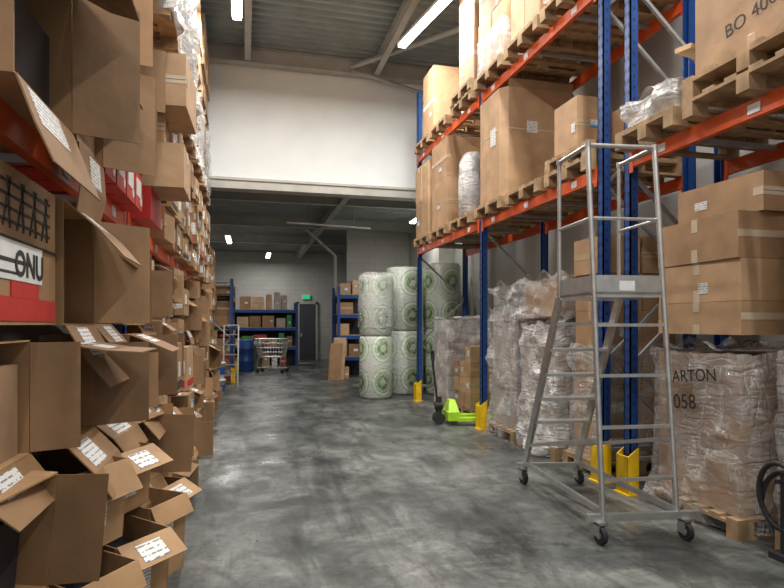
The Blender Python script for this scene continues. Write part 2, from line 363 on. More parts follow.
# ------------------------------------------------------------------ room shell
YW=12.5
def simple(name,*a):
    b=B(); b.box(*a); return b.finish(name)
simple('floor',-2.4,5.2,-3,25.4,-.1,0,FLOOR)
simple('wall_left',-2.4,-2.2,-3,25.2,0,7.4,WGREY)
simple('wall_right',5.0,5.2,-3,25.2,0,7.4,WGREY)
simple('wall_back',-2.2,5.0,25.2,25.4,0,4.75,WBLOCK)
simple('wall_upper',-2.2,5.0,YW,YW+.2,4.55,7.2,WWHITE)
simple('wall_partition',3.05,5.0,17.6,17.8,0,4.6,WBLOCK)
b=B(); b.box(-2.2,5.0,YW-.06,YW+.26,4.33,4.55,LINT); b.box(-2.2,5.0,YW-.1,YW-.06,4.50,4.55,LINT); b.finish('trim_1')
def deck(name,x0,x1,y0,y1,z,per=.22,dep=.06,mat=DECK):
    b=B(); pts=[];y=y0
    while y<y1-1e-6:
        for f,dz in((0,0),(.35,0),(.5,dep),(.85,dep)): pts.append((min(y+per*f,y1),z+dz))
        y+=per
    pts.append((y1,z))
    vs=[];
    for (yy,zz) in pts: vs+=[(x0,yy,zz),(x1,yy,zz)]
    b.add(vs,[(2*i,2*i+1,2*i+3,2*i+2) for i in range(len(pts)-1)],mat)
    b.box(x0,x1,y0,y1,z+dep+.01,z+dep+.1,mat)
    b.finish(name)
deck('ceiling',-2.2,5.0,-3,12.5,7.2)
deck('ceiling_passage',-2.2,5.0,12.7,25.2,4.6)
def ibeam(name,p,q,w=.14,h=.26,mat=BEAMG):
    b=B(); p=Vector(p);q=Vector(q)
    b.bar(p,q,.012,h,mat); b.bar(p+Vector((0,0,h/2)),q+Vector((0,0,h/2)),w,.016,mat); b.bar(p-Vector((0,0,h/2)),q-Vector((0,0,h/2)),w,.016,mat); b.finish(name)
ibeam('trim_2',(-2.2,12.3,7.03),(5,12.3,7.03),.2,.3)
ibeam('trim_3',(0.05,-3,7.05),(0.05,12.2,7.05),.12,.28)
ibeam('trim_4',(2.75,-3,7.05),(2.75,12.2,7.05),.12,.28)
b=B(); b.cyl((2.2,12.2,7.0),(4.2,9.6,6.95),.05,BEAMG); b.cyl((2.2,12.25,6.95),(3.9,12.25,6.6),.04,BEAMG); b.finish('trim_5')
for i,yy in enumerate((13.6,17.0,20.5)): ibeam('trim_%d'%(6+i),(-2.2,yy,4.46),(5,yy,4.46),.14,.26)
ibeam('trim_9',(2.2,12.8,4.46),(2.2,25.2,4.46),.14,.24)
b=B(); b.cyl((1.0,14.6,4.05),(3.2,15.0,4.05),.025,WHITE); 
for t in(.2,.5,.8): b.cyl((1+2.2*t,14.6+.4*t,4.05),(1+2.2*t,14.6+.4*t,4.6),.01,GALV)
b.finish('ceiling_pipe')
b=B(); b.cyl((1.7,17.0,4.3),(2.65,17.5,3.6),.04,BEAMG); b.cyl((2.65,17.5,3.6),(2.65,17.5,0),.05,BEAMG); b.finish('drain_pipe')
b=B(); b.box(2.25,2.95,25.08,25.14,0,2.4,DOOR); b.box(2.17,2.25,25.06,25.18,0,2.5,BEAMG); b.box(2.95,3.03,25.06,25.18,0,2.5,BEAMG); b.box(2.17,3.03,25.06,25.18,2.4,2.5,BEAMG); b.box(2.3,2.36,25.04,25.08,1,1.15,ALU); b.finish('door_1')
b=B(); b.box(2.4,2.7,25.06,25.12,2.62,2.78,EXITG); b.box(2.38,2.72,25.12,25.19,2.6,2.8,WHITE); b.finish('exit_sign')
b=B(); b.box(4.6,4.99,13.5,13.9,0,4.33,LINT); b.finish('concrete_column')
b=B(); b.box(4.6,4.99,4.0,4.35,0,7.1,LINT); b.finish('concrete_column')
b=B()
for yy in(11.6,12.1): b.cyl((4.9,yy,0),(4.9,yy,4.3),.04,WHITE)
b.finish('wall_pipe')
# ------------------------------------------------------------------ lamps
def lamp(p,q,power,sz=.12):
    p=Vector(p);q=Vector(q);b=B(); d=(q-p)
    b.bar(p+Vector((0,0,.04)),q+Vector((0,0,.04)),.17,.05,WHITE)
    b.bar(p,q,.13,.045,LAMP)
    for t in(.15,.85):
        c=p+d*t; top=7.19 if p.z>5 else 4.59
        b.cyl(c+Vector((0,0,.06)),(c.x,c.y,top),.006,GALV,6)
    o=b.finish('tube_lamp')
    l=bpy.data.lights.new('lamp_light','AREA'); l.shape='RECTANGLE'; l.size=d.length; l.size_y=sz; l.energy=power; l.color=(1,.985,.95)
    lo=bpy.data.objects.new('lamp_light',l); bpy.context.collection.objects.link(lo); lo.parent=o
    lo.location=(p+q)/2-Vector((0,0,.04))-o.location; lo.rotation_euler=(0,0,math.atan2(d.y,d.x))
PW=118
lamp((2.72,10.05,6.5),(3.02,8.3,6.5),PW*1.2)
lamp((-.13,9.8,6.5),(-.12,8.1,6.5),PW*1.2)
for yy in(-1.5,1.8,5.0):  # tube rows added out of view, overhead and behind camera, to light the aisle
    lamp((-.1,yy,6.5),(-.1,yy+1.7,6.5),PW*.7); lamp((2.85,yy,6.5),(2.85,yy+1.7,6.5),PW)
lamp((-.52,18.4,4.2),(-.50,19.8,4.2),55); lamp((.87,22.4,4.2),(.87,23.8,4.2),55); lamp((4.35,13.5,4.25),(4.35,15.0,4.25),50)  # last tube is an addition, tucked behind the stacks to brighten the passage front
# ------------------------------------------------------------------ racks
def rack(name,xf,dirx,ys,levels,height,depth=1.05,guards=True,beamh=.12,bw=.09):
    b=B(); s=dirx
    def X(a,c): return (min(xf+s*a,xf+s*c),max(xf+s*a,xf+s*c))
    for y in ys:
        for a in(0,depth-.08):
            x0,x1=X(a,a+.08)
            b.box(x0,x1,y-bw/2,y-bw/2+.012,.01,height,BLUE); b.box(x0,x1,y+bw/2-.012,y+bw/2,.01,height,BLUE)
            xa,xb=X(a,a+.012) if a==0 else X(a+.068,a+.08)
            b.box(xa,xb,y-bw/2,y+bw/2,.01,height,BLUE)
            x2,x3=X(a-.02,a+.11); b.box(x2,x3,y-.08,y+.08,0,.01,GALV)
        z=.25; xa,xb=X(-.002,.002)
        while z<height-.1:
            b.box(xa,xb,y-.028,y-.012,z,z+.035,DARK); b.box(xa,xb,y+.012,y+.028,z,z+.035,DARK)
            x0,x1=X(.03,.05); b.box(x0,x1,y-bw/2-.001,y-bw/2+.001,z+.04,z+.07,DARK); z+=.1
        z=.3;f=0
        pA=xf+s*.05;pB=xf+s*(depth-.05)
        while z<height-.9:
            b.bar((pA if f else pB,y,z),(pB if f else pA,y,z+.85),.03,.03,GALV); z+=.85; f=1-f
        b.bar((pA,y,.3),(pB,y,.3),.03,.03,GALV); b.bar((pA,y,height-.15),(pB,y,height-.15),.03,.03,GALV)
        if guards:
            x0,x1=X(-.05,-.03)
            b.box(x0,x1,y-.08,y+.08,.01,.34,YEL)
            for sg in(-1,1):
                xx0=xf-s*.05; xx1=xf+s*.06; yy=y+sg*.08
                vs=[(xx0,yy-.006,.01),(xx1,yy-.006,.01),(xx1,yy-.006,.42),(xx0,yy-.006,.34)]; vs+=[(a,c+.012,d) for a,c,d in vs]
                b.add(vs,[(0,1,2,3),(7,6,5,4),(0,4,5,1),(1,5,6,2),(2,6,7,3),(3,7,4,0)],YEL)
            x2,x3=X(-.07,.08); b.box(x2,x3,y-.1,y+.1,0,.012,YEL)
    for i in range(len(ys)-1):
        ya,yb=sorted((ys[i],ys[i+1])); ya+=bw/2; yb-=bw/2
        for z in levels:
            for a in(-.005,depth-.05):
                x0,x1=X(a,a+.05); b.box(x0,x1,ya,yb,z-beamh/2,z+beamh/2,ORANGE)
                xa,xb=X(a-.006,a+.0)
                for yc in(ya+.0,yb-.05): b.box(xa,xb,yc,yc+.05,z-beamh/2-.05,z+beamh/2+.03,ORANGE)
            xa,xb=X(-.012,-.006)
            for yc in(ya+.35,(ya+yb)/2,yb-.45): b.box(xa,xb,yc,yc+.1,z-.035,z+.03,WHITE)
            for f in(.2,.5,.8):
                yy=ya+(yb-ya)*f; x0,x1=X(.045,depth-.05); b.box(x0,x1,yy-.02,yy+.02,z+.01,z+.05,GALV)
    return b.finish(name)
rack('pallet_rack',3.3,1,[11.0,7.8,4.9],[2.95,4.75],6.1)
rack('pallet_rack',3.3,1,[4.5,1.72],[2.95,4.75],6.6)
rack('pallet_rack',-.85,-1,[1.55,4.6,7.4,10.2,12.2],[2.25,3.8,5.3],6.5)
rack('pallet_rack',-.3,-1,[15.6,18.8],[1.3,2.2],2.7,depth=1.0)
# ------------------------------------------------------------------ right loads level 1
Z1=3.012; Z2=4.812
z=mkpallet(3.18,4.38,9.95,10.85,Z1)
b=B(); stack(b,3.2,4.3,10.0,10.8,z,4.5,2,2,2,CARD); b.finish('cardboard_box_stack')
z=mkpallet(3.18,4.38,9.0,9.85,Z1)
b=B(); carton(b,3.22,4.3,9.03,9.82,z,z+.8,CARD,0,1); carton(b,3.22,4.3,9.03,9.82,z+.803,4.62,CARD,0,1); b.finish('cardboard_box_stack')
z=mkpallet(3.18,4.38,7.95,8.85,Z1)
b=B()
prof=[(0,0),(.2,0),(.24,.04),(.25,.4),(.23,.85),(.16,.97),(0,.98)]
b.lathe(3.42,8.35,[(r,z+h) for r,h in prof],FILMW,24); b.lathe(3.42,8.35,[(r*.85,z+h*.95) for r,h in prof],GREYW,20); b.finish('wrapped_bale')
b=B(); stack(b,3.75,4.35,8.0,8.8,z,z+1.1,1,2,3,CARD); b.finish('cardboard_box_stack')
z=mkpallet(3.16,4.36,6.85,7.72,Z1)
def bulkbox(x0,x1,y0,y1,z0,z1,name='bulk_cardboard_box'):
    b=B(); c=.09; pts=[(x0+c,y0),(x1-c,y0),(x1,y0+c),(x1,y1-c),(x1-c,y1),(x0+c,y1),(x0,y1-c),(x0,y0+c)]
    n=8; vs=[(x,y,z0) for x,y in pts]+[(x,y,z1) for x,y in pts]; cx,cy=(x0+x1)/2,(y0+y1)/2
    vi=[(cx+(x-cx)*.975,cy+(y-cy)*.975,z1) for x,y in pts]+[(cx+(x-cx)*.975,cy+(y-cy)*.975,z1-.12) for x,y in pts]
    b.add(vs+vi,[(i,(i+1)%n,n+(i+1)%n,n+i) for i in range(n)]+[(n+i,n+(i+1)%n,2*n+(i+1)%n,2*n+i) for i in range(n)]+[(2*n+i,2*n+(i+1)%n,3*n+(i+1)%n,3*n+i) for i in range(n)]+[tuple(range(3*n,4*n)),tuple(range(n))[::-1]],CARD)
    zz=z0+(z1-z0)*.62; b.box(x0+c,x1-c,y0-.003,y0,zz,zz+.012,TAPEL); b.box(x0-.003,x0,y0+c,y1-c,zz,zz+.012,TAPEL)
    xx=x0+(x1-x0)*.5; b.box(xx,xx+.05,y0-.004,y0,z0,z0+.3,TAPEL)
    b.box(x0-.004,x0,y0+.2,y0+.36,z0+.72,z0+.95,LABEL)
    b.box(x0+.35,x0+.5,y0-.004,y0,z0+.85,z0+1.0,LABEL)
    b.hexa((x0+c,y0,z1),(x1-x0-2*c,0,0),(0,-.03,.10),(0,.006,0),CARD)
    return b.finish(name)
bulkbox(3.2,4.3,6.88,7.68,z,4.58)
z=mkpallet(3.18,4.38,5.9,6.75,Z1,1)
b=B(); carton(b,3.7,4.35,5.95,6.7,z,z+.35,CARD,0); b.finish('cardboard_box')
z=mkpallet(3.2,4.38,4.98,5.8,Z1,2)
b=B(); carton(b,3.3,3.68,5.3,5.75,z,z+.56,CARD,0,1); b.finish('cardboard_box')
b=B(); carton(b,3.72,4.3,5.1,5.7,z,z+.42,CARD,0,1); b.finish('cardboard_box')
z=mkpallet(3.12,4.34,3.72,4.42,Z1,1)
b=B(); b.box(3.25,4.3,3.8,4.35,z,z+.16,GREYW); film(b,3.22,4.3,3.8,4.35,z,z+.22,FILMW,.13); b.finish('film_wrapped_bundle')
b=B(); b.hexa((3.2,3.62,z+.40),(1.1,.35,.1),(-.04,.12,0),(0,0,.035),PLANK); b.finish('wooden_plank')
z=mkpallet(3.12,4.34,2.55,3.62,Z1,2)
o=B(); carton(o,3.2,4.3,2.6,3.58,z,z+1.1,CARD,0,0); ob=o.finish('bulk_cardboard_box',.006)
text(ob,'BO 400',(3.196,3.30,z+.16),(math.radians(90),math.radians(-8),math.radians(-90)),.13,INK,off=-.001)
# level 2
z=mkpallet(3.18,4.38,9.95,10.8,Z2,1)
b=B(); carton(b,3.3,3.9,9.98,10.6,z,z+1.25,CARD,0,1,STRAP); b.finish('cardboard_box')
z=mkpallet(3.18,4.38,9.0,9.85,Z2,1)
z=mkpallet(3.18,4.38,7.9,8.75,Z2,2)
b=B(); stack(b,3.22,4.3,7.88,8.5,z,z+1.5,1,1,2,CARD,lab=.9,tape=TAPEL); b.finish('cardboard_box_stack')
z=mkpallet(3.14,4.36,6.8,7.68,Z2,1)
b=B(); stack(b,3.2,4.3,6.85,7.65,z,z+1.5,2,2,2,CARD,lab=.9,tape=TAPEL); film(b,3.2,4.3,6.85,7.65,z,z+.5,FILM,.03,top=False); b.finish('cardboard_box_stack')
z=mkpallet(3.14,4.36,5.85,6.7,Z2,1)
b=B(); stack(b,3.2,4.3,5.9,6.65,z,z+1.3,1,2,2,CARD); b.finish('cardboard_box_stack')
z=mkpallet(3.14,4.36,5.0,5.78,Z2,1)
b=B(); stack(b,3.2,4.3,5.03,5.75,z,z+1.2,1,2,2,CARD); b.finish('cardboard_box_stack')
# ------------------------------------------------------------------ right ground
z=mkpallet(3.3,4.3,6.75,7.6,0)
b=B(); stack(b,3.36,4.26,6.8,7.55,z,1.7,2,1,3,GREYW,lab=.4); film(b,3.36,4.26,6.8,7.55,.02,1.72,FILM,.08,seed=3,flare=.06)
film(b,3.38,4.24,6.8,7.5,1.55,2.0,FILM,.18,seed=8); b.finish('film_wrapped_pallet_load')
z=mkpallet(3.3,4.3,5.75,6.65,0)
b=B(); stack(b,3.36,4.26,5.8,6.6,z,1.45,2,2,4,CARD,lab=.4); film(b,3.36,4.26,5.8,6.6,.02,1.5,FILMW,.10,seed=9,flare=.08); b.finish('film_wrapped_pallet_load')
b=B(); stack(b,3.38,4.26,5.82,6.6,1.60,2.0,2,2,1,CARD,lab=.3,j=.02); film(b,3.38,4.26,5.82,6.6,1.58,2.02,FILM,.14,seed=21); b.finish('film_wrapped_pallet_load')
z=mkpallet(3.34,4.3,5.0,5.65,0)
b=B(); stack(b,3.45,4.3,5.05,5.6,z,2.4,2,1,6,CARD,lab=.3,j=.02); film(b,3.45,4.3,5.05,5.6,.1,1.3,FILM,.07,top=False,seed=31); b.finish('film_wrapped_pallet_load')
z=mkpallet(3.3,4.4,3.3,4.22,0)
b=B(); stack(b,3.36,4.36,3.34,4.18,z,1.28,1,1,3,CARD,lab=0,j=0,rj=0)
film(b,3.36,4.36,3.34,4.18,.03,1.3,FILM,.07,seed=5,flare=.12); ob=b.finish('film_wrapped_pallet_load')
text(ob,'KARTON',(3.303,4.02,1.04),(math.radians(90),math.radians(-6),math.radians(-90)),.13,INK,off=.0005)
text(ob,'058',(3.303,3.92,.84),(math.radians(90),math.radians(-6),math.radians(-90)),.16,INK,off=.0005)
b=B()
zz=1.43
for k,hh in enumerate((.24,.30,.33)):
    carton(b,3.36+R(-.02,.02),4.0,3.34,4.16,zz,zz+hh,CARD,R(-.02,.02),.5,TAPEL); zz+=hh+.003
carton(b,3.5,4.3,3.32,4.1,zz,zz+.28,CARD,.05,.6,TAPEL)
b.finish('cardboard_box_stack')
z=mkpallet(3.42,4.4,2.2,3.12,0)
b=B(); stack(b,3.46,4.36,2.25,3.1,z,1.3,2,2,3,CARD,lab=.5,tape=TAPEL); film(b,3.46,4.36,2.25,3.1,.03,1.32,FILM,.04,seed=15); b.finish('film_wrapped_pallet_load')
b=B(); stack(b,3.5,4.36,2.25,3.1,1.4,2.4,2,1,3,CARD,lab=.5,tape=TAPEL); b.finish('cardboard_box_stack')
z=mkpallet(3.5,4.35,8.65,9.5,0)
b=B(); stack(b,3.5,4.3,8.7,9.45,z,1.15,3,3,4,CARD,lab=.3,drop=.2); b.finish('cardboard_box_stack')
z=mkpallet(3.5,4.35,9.7,10.6,0)
b=B(); stack(b,3.5,4.3,9.75,10.5,z,1.25,2,2,4,CARD,lab=.5); film(b,3.5,4.3,9.75,10.5,.05,1.6,FILMW,.05,seed=4); b.finish('film_wrapped_pallet_load')
# ------------------------------------------------------------------ pallet jack (forks under the rack bay)
b=B()
b.M=Matrix.Translation((3.36,8.30,0))@Matrix.Rotation(math.radians(90-8),4,'Z')@Matrix.Scale(.92,4)
jx=jy=0
b.box(jx-.25,jx+.25,jy+.25,jy+.45,.08,.22,LIME)
b.add([(jx-.22,jy+.26,.22),(jx+.22,jy+.26,.22),(jx+.22,jy+.44,.22),(jx-.22,jy+.44,.22),(jx-.08,jy+.30,.40),(jx+.08,jy+.30,.40),(jx+.08,jy+.4,.40),(jx-.08,jy+.4,.40)],[(0,1,5,4),(1,2,6,5),(2,3,7,6),(3,0,4,7),(4,5,6,7)],LIME)
for sx in(-.27,.11): 
    b.box(jx+sx,jx+sx+.16,jy-.75,jy+.3,.07,.125,LIME); b.cyl((jx+sx+.03,jy-.6,.041),(jx+sx+.13,jy-.6,.041),.04,BLACK,12)
for sx in(-.09,.03): b.cyl((jx+sx,jy+.56,.095),(jx+sx+.06,jy+.56,.095),.095,BLACK,18)
b.cyl((jx,jy+.5,.3),(jx,jy+.62,.3),.07,BLACK,12); b.cyl((jx,jy+.56,.15),(jx,jy+.56,.45),.05,BLACK,12)
b.cyl((jx,jy+.58,.35),(jx,jy+.66,1.0),.018,BLACK,8)
hx=jx;hy=jy+.66
b.cyl((hx,hy,1.0),(hx-.09,hy,1.06),.015,BLACK,8);b.cyl((hx,hy,1.0),(hx+.09,hy,1.06),.015,BLACK,8);b.cyl((hx-.09,hy,1.06),(hx-.09,hy,1.2),.016,BLACK,8);b.cyl((hx+.09,hy,1.06),(hx+.09,hy,1.2),.016,BLACK,8);b.cyl((hx-.09,hy,1.2),(hx+.09,hy,1.2),.018,BLACK,8)
b.finish('hand_pallet_jack')
# ------------------------------------------------------------------ rolling platform ladder
b=B()
def L(a,c,t): a=Vector(a);c=Vector(c); return a+(c-a)*t
NL0,NR0,NL1,NR1=(2.39,3.52,.16),(2.94,3.46,.16),(2.455,3.8,2.83),(2.98,3.74,2.83)
FLt,FRt=(2.5,4.28,2.83),(3.02,4.22,2.83); FL,FR=(2.5,4.28,1.72),(3.02,4.22,1.72)
SL0,SR0=(2.57,5.03,.16),(3.06,4.93,.16)
r=.02
for p,q in((NL0,NL1),(NR0,NR1)): b.cyl(p,q,r,ALU,12)
for p,q in((FL,FLt),(FR,FRt),(NL1,FLt),(NR1,FRt),(NL1,NR1)): b.cyl(p,q,.017,ALU,12)
for p in(NL1,NR1,FLt,FRt): b.cyl(Vector(p)-Vector((0,0,.02)),Vector(p)+Vector((0,0,.022)),.023,ALU,12)
for p,q in((FL,SL0),(FR,SR0)): b.bar(p,q,.03,.07,ALU,(0,1,0))
zt=(1.72-.16)/(2.83-.16)
PL,PR=L(NL0,NL1,zt),L(NR0,NR1,zt)
for zz in(2.28,):
    t=(zz-.16)/(2.83-.16); a=L(NL0,NL1,t);c=L(NR0,NR1,t)
    b.cyl(a,c,.013,ALU,10)
zz=2.28;t=(zz-.16)/2.67
for a0,f in((L(NL0,NL1,t),FL),(L(NR0,NR1,t),FR)): b.cyl(a0,(f[0],f[1],zz),.013,ALU,10)
pl=[PL,PR,Vector(FR),Vector(FL)]
vs=[(p.x,p.y,1.70) for p in pl]+[(p.x,p.y,1.74) for p in pl]
b.add(vs,[(3,2,1,0),(4,5,6,7),(0,1,5,4),(1,2,6,5),(2,3,7,6),(3,0,4,7)],ALU)
for i in range(7):
    a=L(pl[0],pl[3],(i+.5)/7);c=L(pl[1],pl[2],(i+.5)/7); b.bar((a.x,a.y,1.744),(c.x,c.y,1.744),.012,.008,GALV)
for a,c in((PL,PR),(PL,Vector(FL)),(PR,Vector(FR))): b.hexa((a.x,a.y,1.72),(c-a),(0,0,.14),(0,.004,0) if abs((c-a).x)>.3 else (.004,0,0),ALU)
m0=L(PL,PR,.36); b.hexa((m0.x,m0.y-.004,1.75),(.12,-.01,0),(0,0,.07),(0,.003,0),WHITE)
for i in range(1,7):
    t=i/7; a=L(FL,SL0,t);c=L(FR,SR0,t); d=(c-a).normalized(); n=Vector((-d.y,d.x,0))
    b.hexa(a-n*.05,(c-a),n*.13,(0,0,.025),ALU)
for zz in(.42,.78,1.14,1.5):
    t=(zz-.16)/2.67; b.bar(L(NL0,NL1,t),L(NR0,NR1,t),.028,.022,ALU)
b.bar((2.28,3.545,.17),(3.10,3.43,.17),.04,.05,ALU); b.bar((2.50,5.05,.17),(3.12,4.92,.17),.04,.04,ALU)
b.bar((2.40,3.52,.2),(2.57,5.03,.2),.03,.04,ALU); b.bar((2.93,3.46,.2),(3.06,4.93,.2),.03,.04,ALU)
b.bar(L(NL0,NL1,.2),L(SL0,FL,.14),.012,.03,ALU)
b.bar(L(NR0,NR1,.2),L(SR0,FR,.14),.012,.03,ALU)
for x,y in((2.36,3.53),(2.98,3.45),(2.55,5.04),(3.07,4.93)):
    b.cyl((x-.018,y-.03,.062),(x+.018,y-.03,.062),.062,BLACK,20); b.cyl((x-.021,y-.03,.062),(x+.021,y-.03,.062),.028,GALV,12)
    b.box(x-.03,x-.022,y-.05,y+.02,.05,.14,ALU); b.box(x+.022,x+.03,y-.05,y+.02,.05,.14,ALU); b.box(x-.03,x+.03,y-.05,y+.03,.13,.15,ALU)
b.finish('rolling_platform_ladder')
# hose bottom right
b=B()
pts=[]
for i in range(46):
    t=i/45*2*math.pi*1.6; pts.append(Vector((3.32+.03*math.sin(t*.6),2.98+.15*math.cos(t),.34+.2*math.sin(t)+.01*t)))
for i in range(45): b.cyl(pts[i],pts[i+1],.018,BLACK,8)
b.box(3.28,3.38,2.92,3.04,0,.04,DARK); b.cyl((3.33,2.98,.04),(3.33,2.98,.56),.014,DARK,12); b.cyl((3.33,2.98,.5),(3.28,2.98,.5),.015,DARK,8)
b.finish('hose_coil')
# ------------------------------------------------------------------ rolls
def roll(x,y,z,h,r):
    b=B(); b.lathe(x,y,[(0,z),(r*.9,z),(r,z+.05),(r*1.01,z+h*.5),(r,z+h-.06),(r*.92,z+h-.01),(r*.3,z+h),(0,z+h)],ROLL,36); return b.finish('insulation_roll')
first=None
for (x,y,r,h) in((2.62,11.72,.34,1.28),(3.40,12.35,.40,1.38),(4.2,12.05,.38,1.42),(3.62,13.3,.4,1.4),(4.45,13.05,.38,1.42)):
    roll(x,y,0,h,r); rr=roll(x,y,h+.002,h*.97 if x<3 else h,r); first=first or rr
b=B(); x,y=2.62,11.72
vs=[];n=48
for k,(rr,zz) in enumerate(((.36,1.45),(.365,1.7),(.365,1.9),(.36,2.1),(.36,2.35),(.35,2.54),(.2,2.58))):
    for i in range(n):
        t=2*math.pi*i/n; a=rr+.04*max(-.2,noise.noise(Vector((math.cos(t)*5,math.sin(t)*5,zz*3)))); vs.append((x+a*math.cos(t),y+a*math.sin(t),zz+.02*noise.noise(Vector((t*3,zz,0)))))
b.add(vs,[(k*n+i,k*n+(i+1)%n,(k+1)*n+(i+1)%n,(k+1)*n+i) for k in range(6) for i in range(n)],FILM,True); b.finish('wrap_cover',parent=first)
# ------------------------------------------------------------------ passage furniture
def shelf(name,x0,x1,y0,y1,lv,h):
    b=B()
    for x in(x0,x1):
        for y in(y0,y1): b.box(x-.04,x+.04,y-.03,y+.03,0,h,BLUE)
    for z in lv:
        for y in(y0,y1): b.box(x0+.04,x1-.04,y-.025,y+.025,z-.1,z,BLUE)
        b.box(x0+.04,x1-.04,y0,y1,z-.001,z+.02,WOOD)
    b.box(x0,x1,y1,y1+.02,0,lv[-1],DARK)
    b.finish(name)
shelf('storage_shelving',-1.3,1.85,21.6,22.5,[.7,1.4,2.05],2.35)
def rowboxes(x0,x1,y0,y1,z,hmin,hmax,name='cardboard_box_stack',mats=(CARD,CARDD,CARD,WHITE,RED,GREENP,GREYW,DARK)):
    b=B(); x=x0
    while x<x1-.2:
        w=R(.2,.5); 
        if x+w>x1: break
        carton(b,x,x+w-.03,y0,y1,z,z+R(hmin,hmax),random.choice(mats),0,.6); x+=w+R(0,.08)
    b.finish(name)
rowboxes(-.2,1.75,21.65,22.3,2.072,.35,.8,mats=(CARD,WHITE,GREYW,CARDD,WHITE)); rowboxes(-.9,1.75,21.65,22.3,1.422,.2,.5); rowboxes(-.9,1.75,21.65,22.3,.722,.2,.5); rowboxes(-.9,1.6,21.7,22.3,0,.3,.55)
shelf('storage_shelving',2.55,3.35,16.2,17.2,[.6,1.2,1.8,2.35],2.6)
for z in(.0,.622,1.222,1.822): rowboxes(2.6,3.3,16.2,17.0,z,.3,.45,mats=(CARD,CARDD))
rowboxes(2.6,3.3,16.2,17.0,2.372,.3,.4,mats=(CARD,))
b=B(); b.hexa((2.25,15.7,0),(.35,.1,0),(.12,.25,1.15),(.02,-.03,0),CARD); b.hexa((2.15,15.6,0),(.35,.1,0),(.1,.2,1.0),(.02,-.03,0),CARDD); b.finish('flattened_cardboard')
for z,h in((0,1.15),(1.365,.75),(2.265,.35)):
    b=B(); stack(b,-1.2,-.33,15.75,18.7,z,z+h,1,5,2,CARDD,1,.03,.8,.03,drop=.25,red=.3); b.finish('cardboard_box_stack')
b=B(); stack(b,-1.6,-.70,13.0,14.6,0,3.2,1,3,7,CARDD,1,.05,.8,.04,drop=.3,red=.3); b.finish('cardboard_box_stack')
for k in range(2):
    b=B(); z=k*.36; b.lathe(-.56,12.75,[(0,z),(.13,z),(.155,z+.33),(.165,z+.33),(.165,z+.355),(0,z+.358)],WHITE,24)
    b.lathe(-.56,12.75,[(.1405,z+.1),(.1525,z+.24)],BLUE,24); b.finish('plastic_bucket')
b=B(); b.lathe(.02,19.4,[(0,0),(.24,0),(.26,.05),(.25,.3),(.27,.33),(.25,.36),(.25,.7),(.27,.73),(.25,.76),(.26,1.0),(.24,1.02),(0,1.02)],BLUE,24); b.finish('plastic_barrel')
b=B(); b.lathe(.35,20.3,[(0,0),(.22,0),(.27,.8),(.29,.8),(.29,.85),(.26,.92),(0,.95)],GREYW,20); b.finish('waste_bin')
b=B(); ox=-.18
for x in(-.05,.3):
    b.bar((x-.3+ox,14.9,0),(x-.28+ox,15.15,1.5),.03,.05,ALU); b.bar((x-.3+ox,15.45,0),(x-.28+ox,15.2,1.5),.02,.03,ALU)
for i in range(1,6): b.box(-.35+ox,.0+ox,14.86+.042*i,14.98+.042*i,.25*i,.25*i+.02,ALU)
b.box(-.33+ox,.02+ox,15.1,15.25,1.48,1.51,ALU); b.finish('step_ladder')
# shopping cart (side on)
b=B(); b.M=Matrix.Translation((.80,18.6,0))@Matrix.Rotation(math.radians(70),4,'Z')@Matrix.Scale(1.12,4)
def P(x,y,z): return (x,y,z)
lo=[(-.2,-.35),(.2,-.35),(.2,.3),(-.2,.3)]; hi=[(-.27,-.42),(.27,-.42),(.27,.4),(-.27,.4)]
for a in range(4):
    c=(a+1)%4
    for t in(0,.25,.5,.75,1):
        p=[lo[a][k]+(hi[a][k]-lo[a][k])*t for k in(0,1)]; q=[lo[c][k]+(hi[c][k]-lo[c][k])*t for k in(0,1)]
        b.cyl(P(*p,.45+.5*t),P(*q,.45+.5*t),.01 if 0<t<1 else .014,ALU,6)
    for i in range(9):
        t=i/9; p=[lo[a][k]+(lo[c][k]-lo[a][k])*t for k in(0,1)]; q=[hi[a][k]+(hi[c][k]-hi[a][k])*t for k in(0,1)]
        b.cyl(P(*p,.45),P(*q,.95),.007,ALU,5)
for i in range(6): b.cyl(P(-.2+.08*i,-.35,.45),P(-.2+.08*i,.3,.45),.005,ALU,5)
for sx in(-.22,.22):
    b.cyl(P(sx,-.4,.12),P(sx,.35,.16),.014,ALU,8); b.cyl(P(sx,.35,.16),P(sx,.3,.45),.014,ALU,8); b.cyl(P(sx,-.3,.13),P(sx,-.33,.45),.014,ALU,8)
    b.cyl(P(sx,.3,.9),P(sx,.5,1.02),.012,ALU,8)
    for yy in(-.38,.33): b.cyl(P(sx-.015,yy,.06),P(sx+.015,yy,.06),.06,BLACK,14); b.cyl(P(sx,yy,.06),P(sx,yy,.14),.01,ALU,6)
b.cyl(P(-.25,.5,1.02),P(.25,.5,1.02),.018,RED,10)
b.finish('shopping_cart')
# ------------------------------------------------------------------ LEFT SIDE boxes (aisle faces +X)
OB='open_cardboard_box'
z3=1.50
b=B(); b.box(-1.3,-.80,2.12,2.80,z3,z3+.56,CARDD)
X0=-.7999;
b.box(X0,-.796,2.14,2.79,z3+.015,z3+.10,RED); b.box(X0,-.796,2.14,2.62,z3+.16,z3+.30,WHITE)
b.box(X0,-.795,2.14,2.5,z3+.22,z3+.235,INK); b.box(X0,-.795,2.14,2.4,z3+.18,z3+.19,INK)
b.box(X0,-.795,2.30,2.58,z3+.10,z3+.155,RED)
b.box(X0,-.795,2.14,2.80,z3+.30,z3+.31,INK)
for i in range(9): b.hexa((-.799,2.16+i*.065,z3+.34),(0,.012,0),(0,.07 if i%2 else -.02,.18),(.003,0,0),INK)
for i in range(4): b.hexa((-.799,2.16,z3+.36+i*.045),(0,.56,0),(0,0,.01),(.003,0,0),INK)
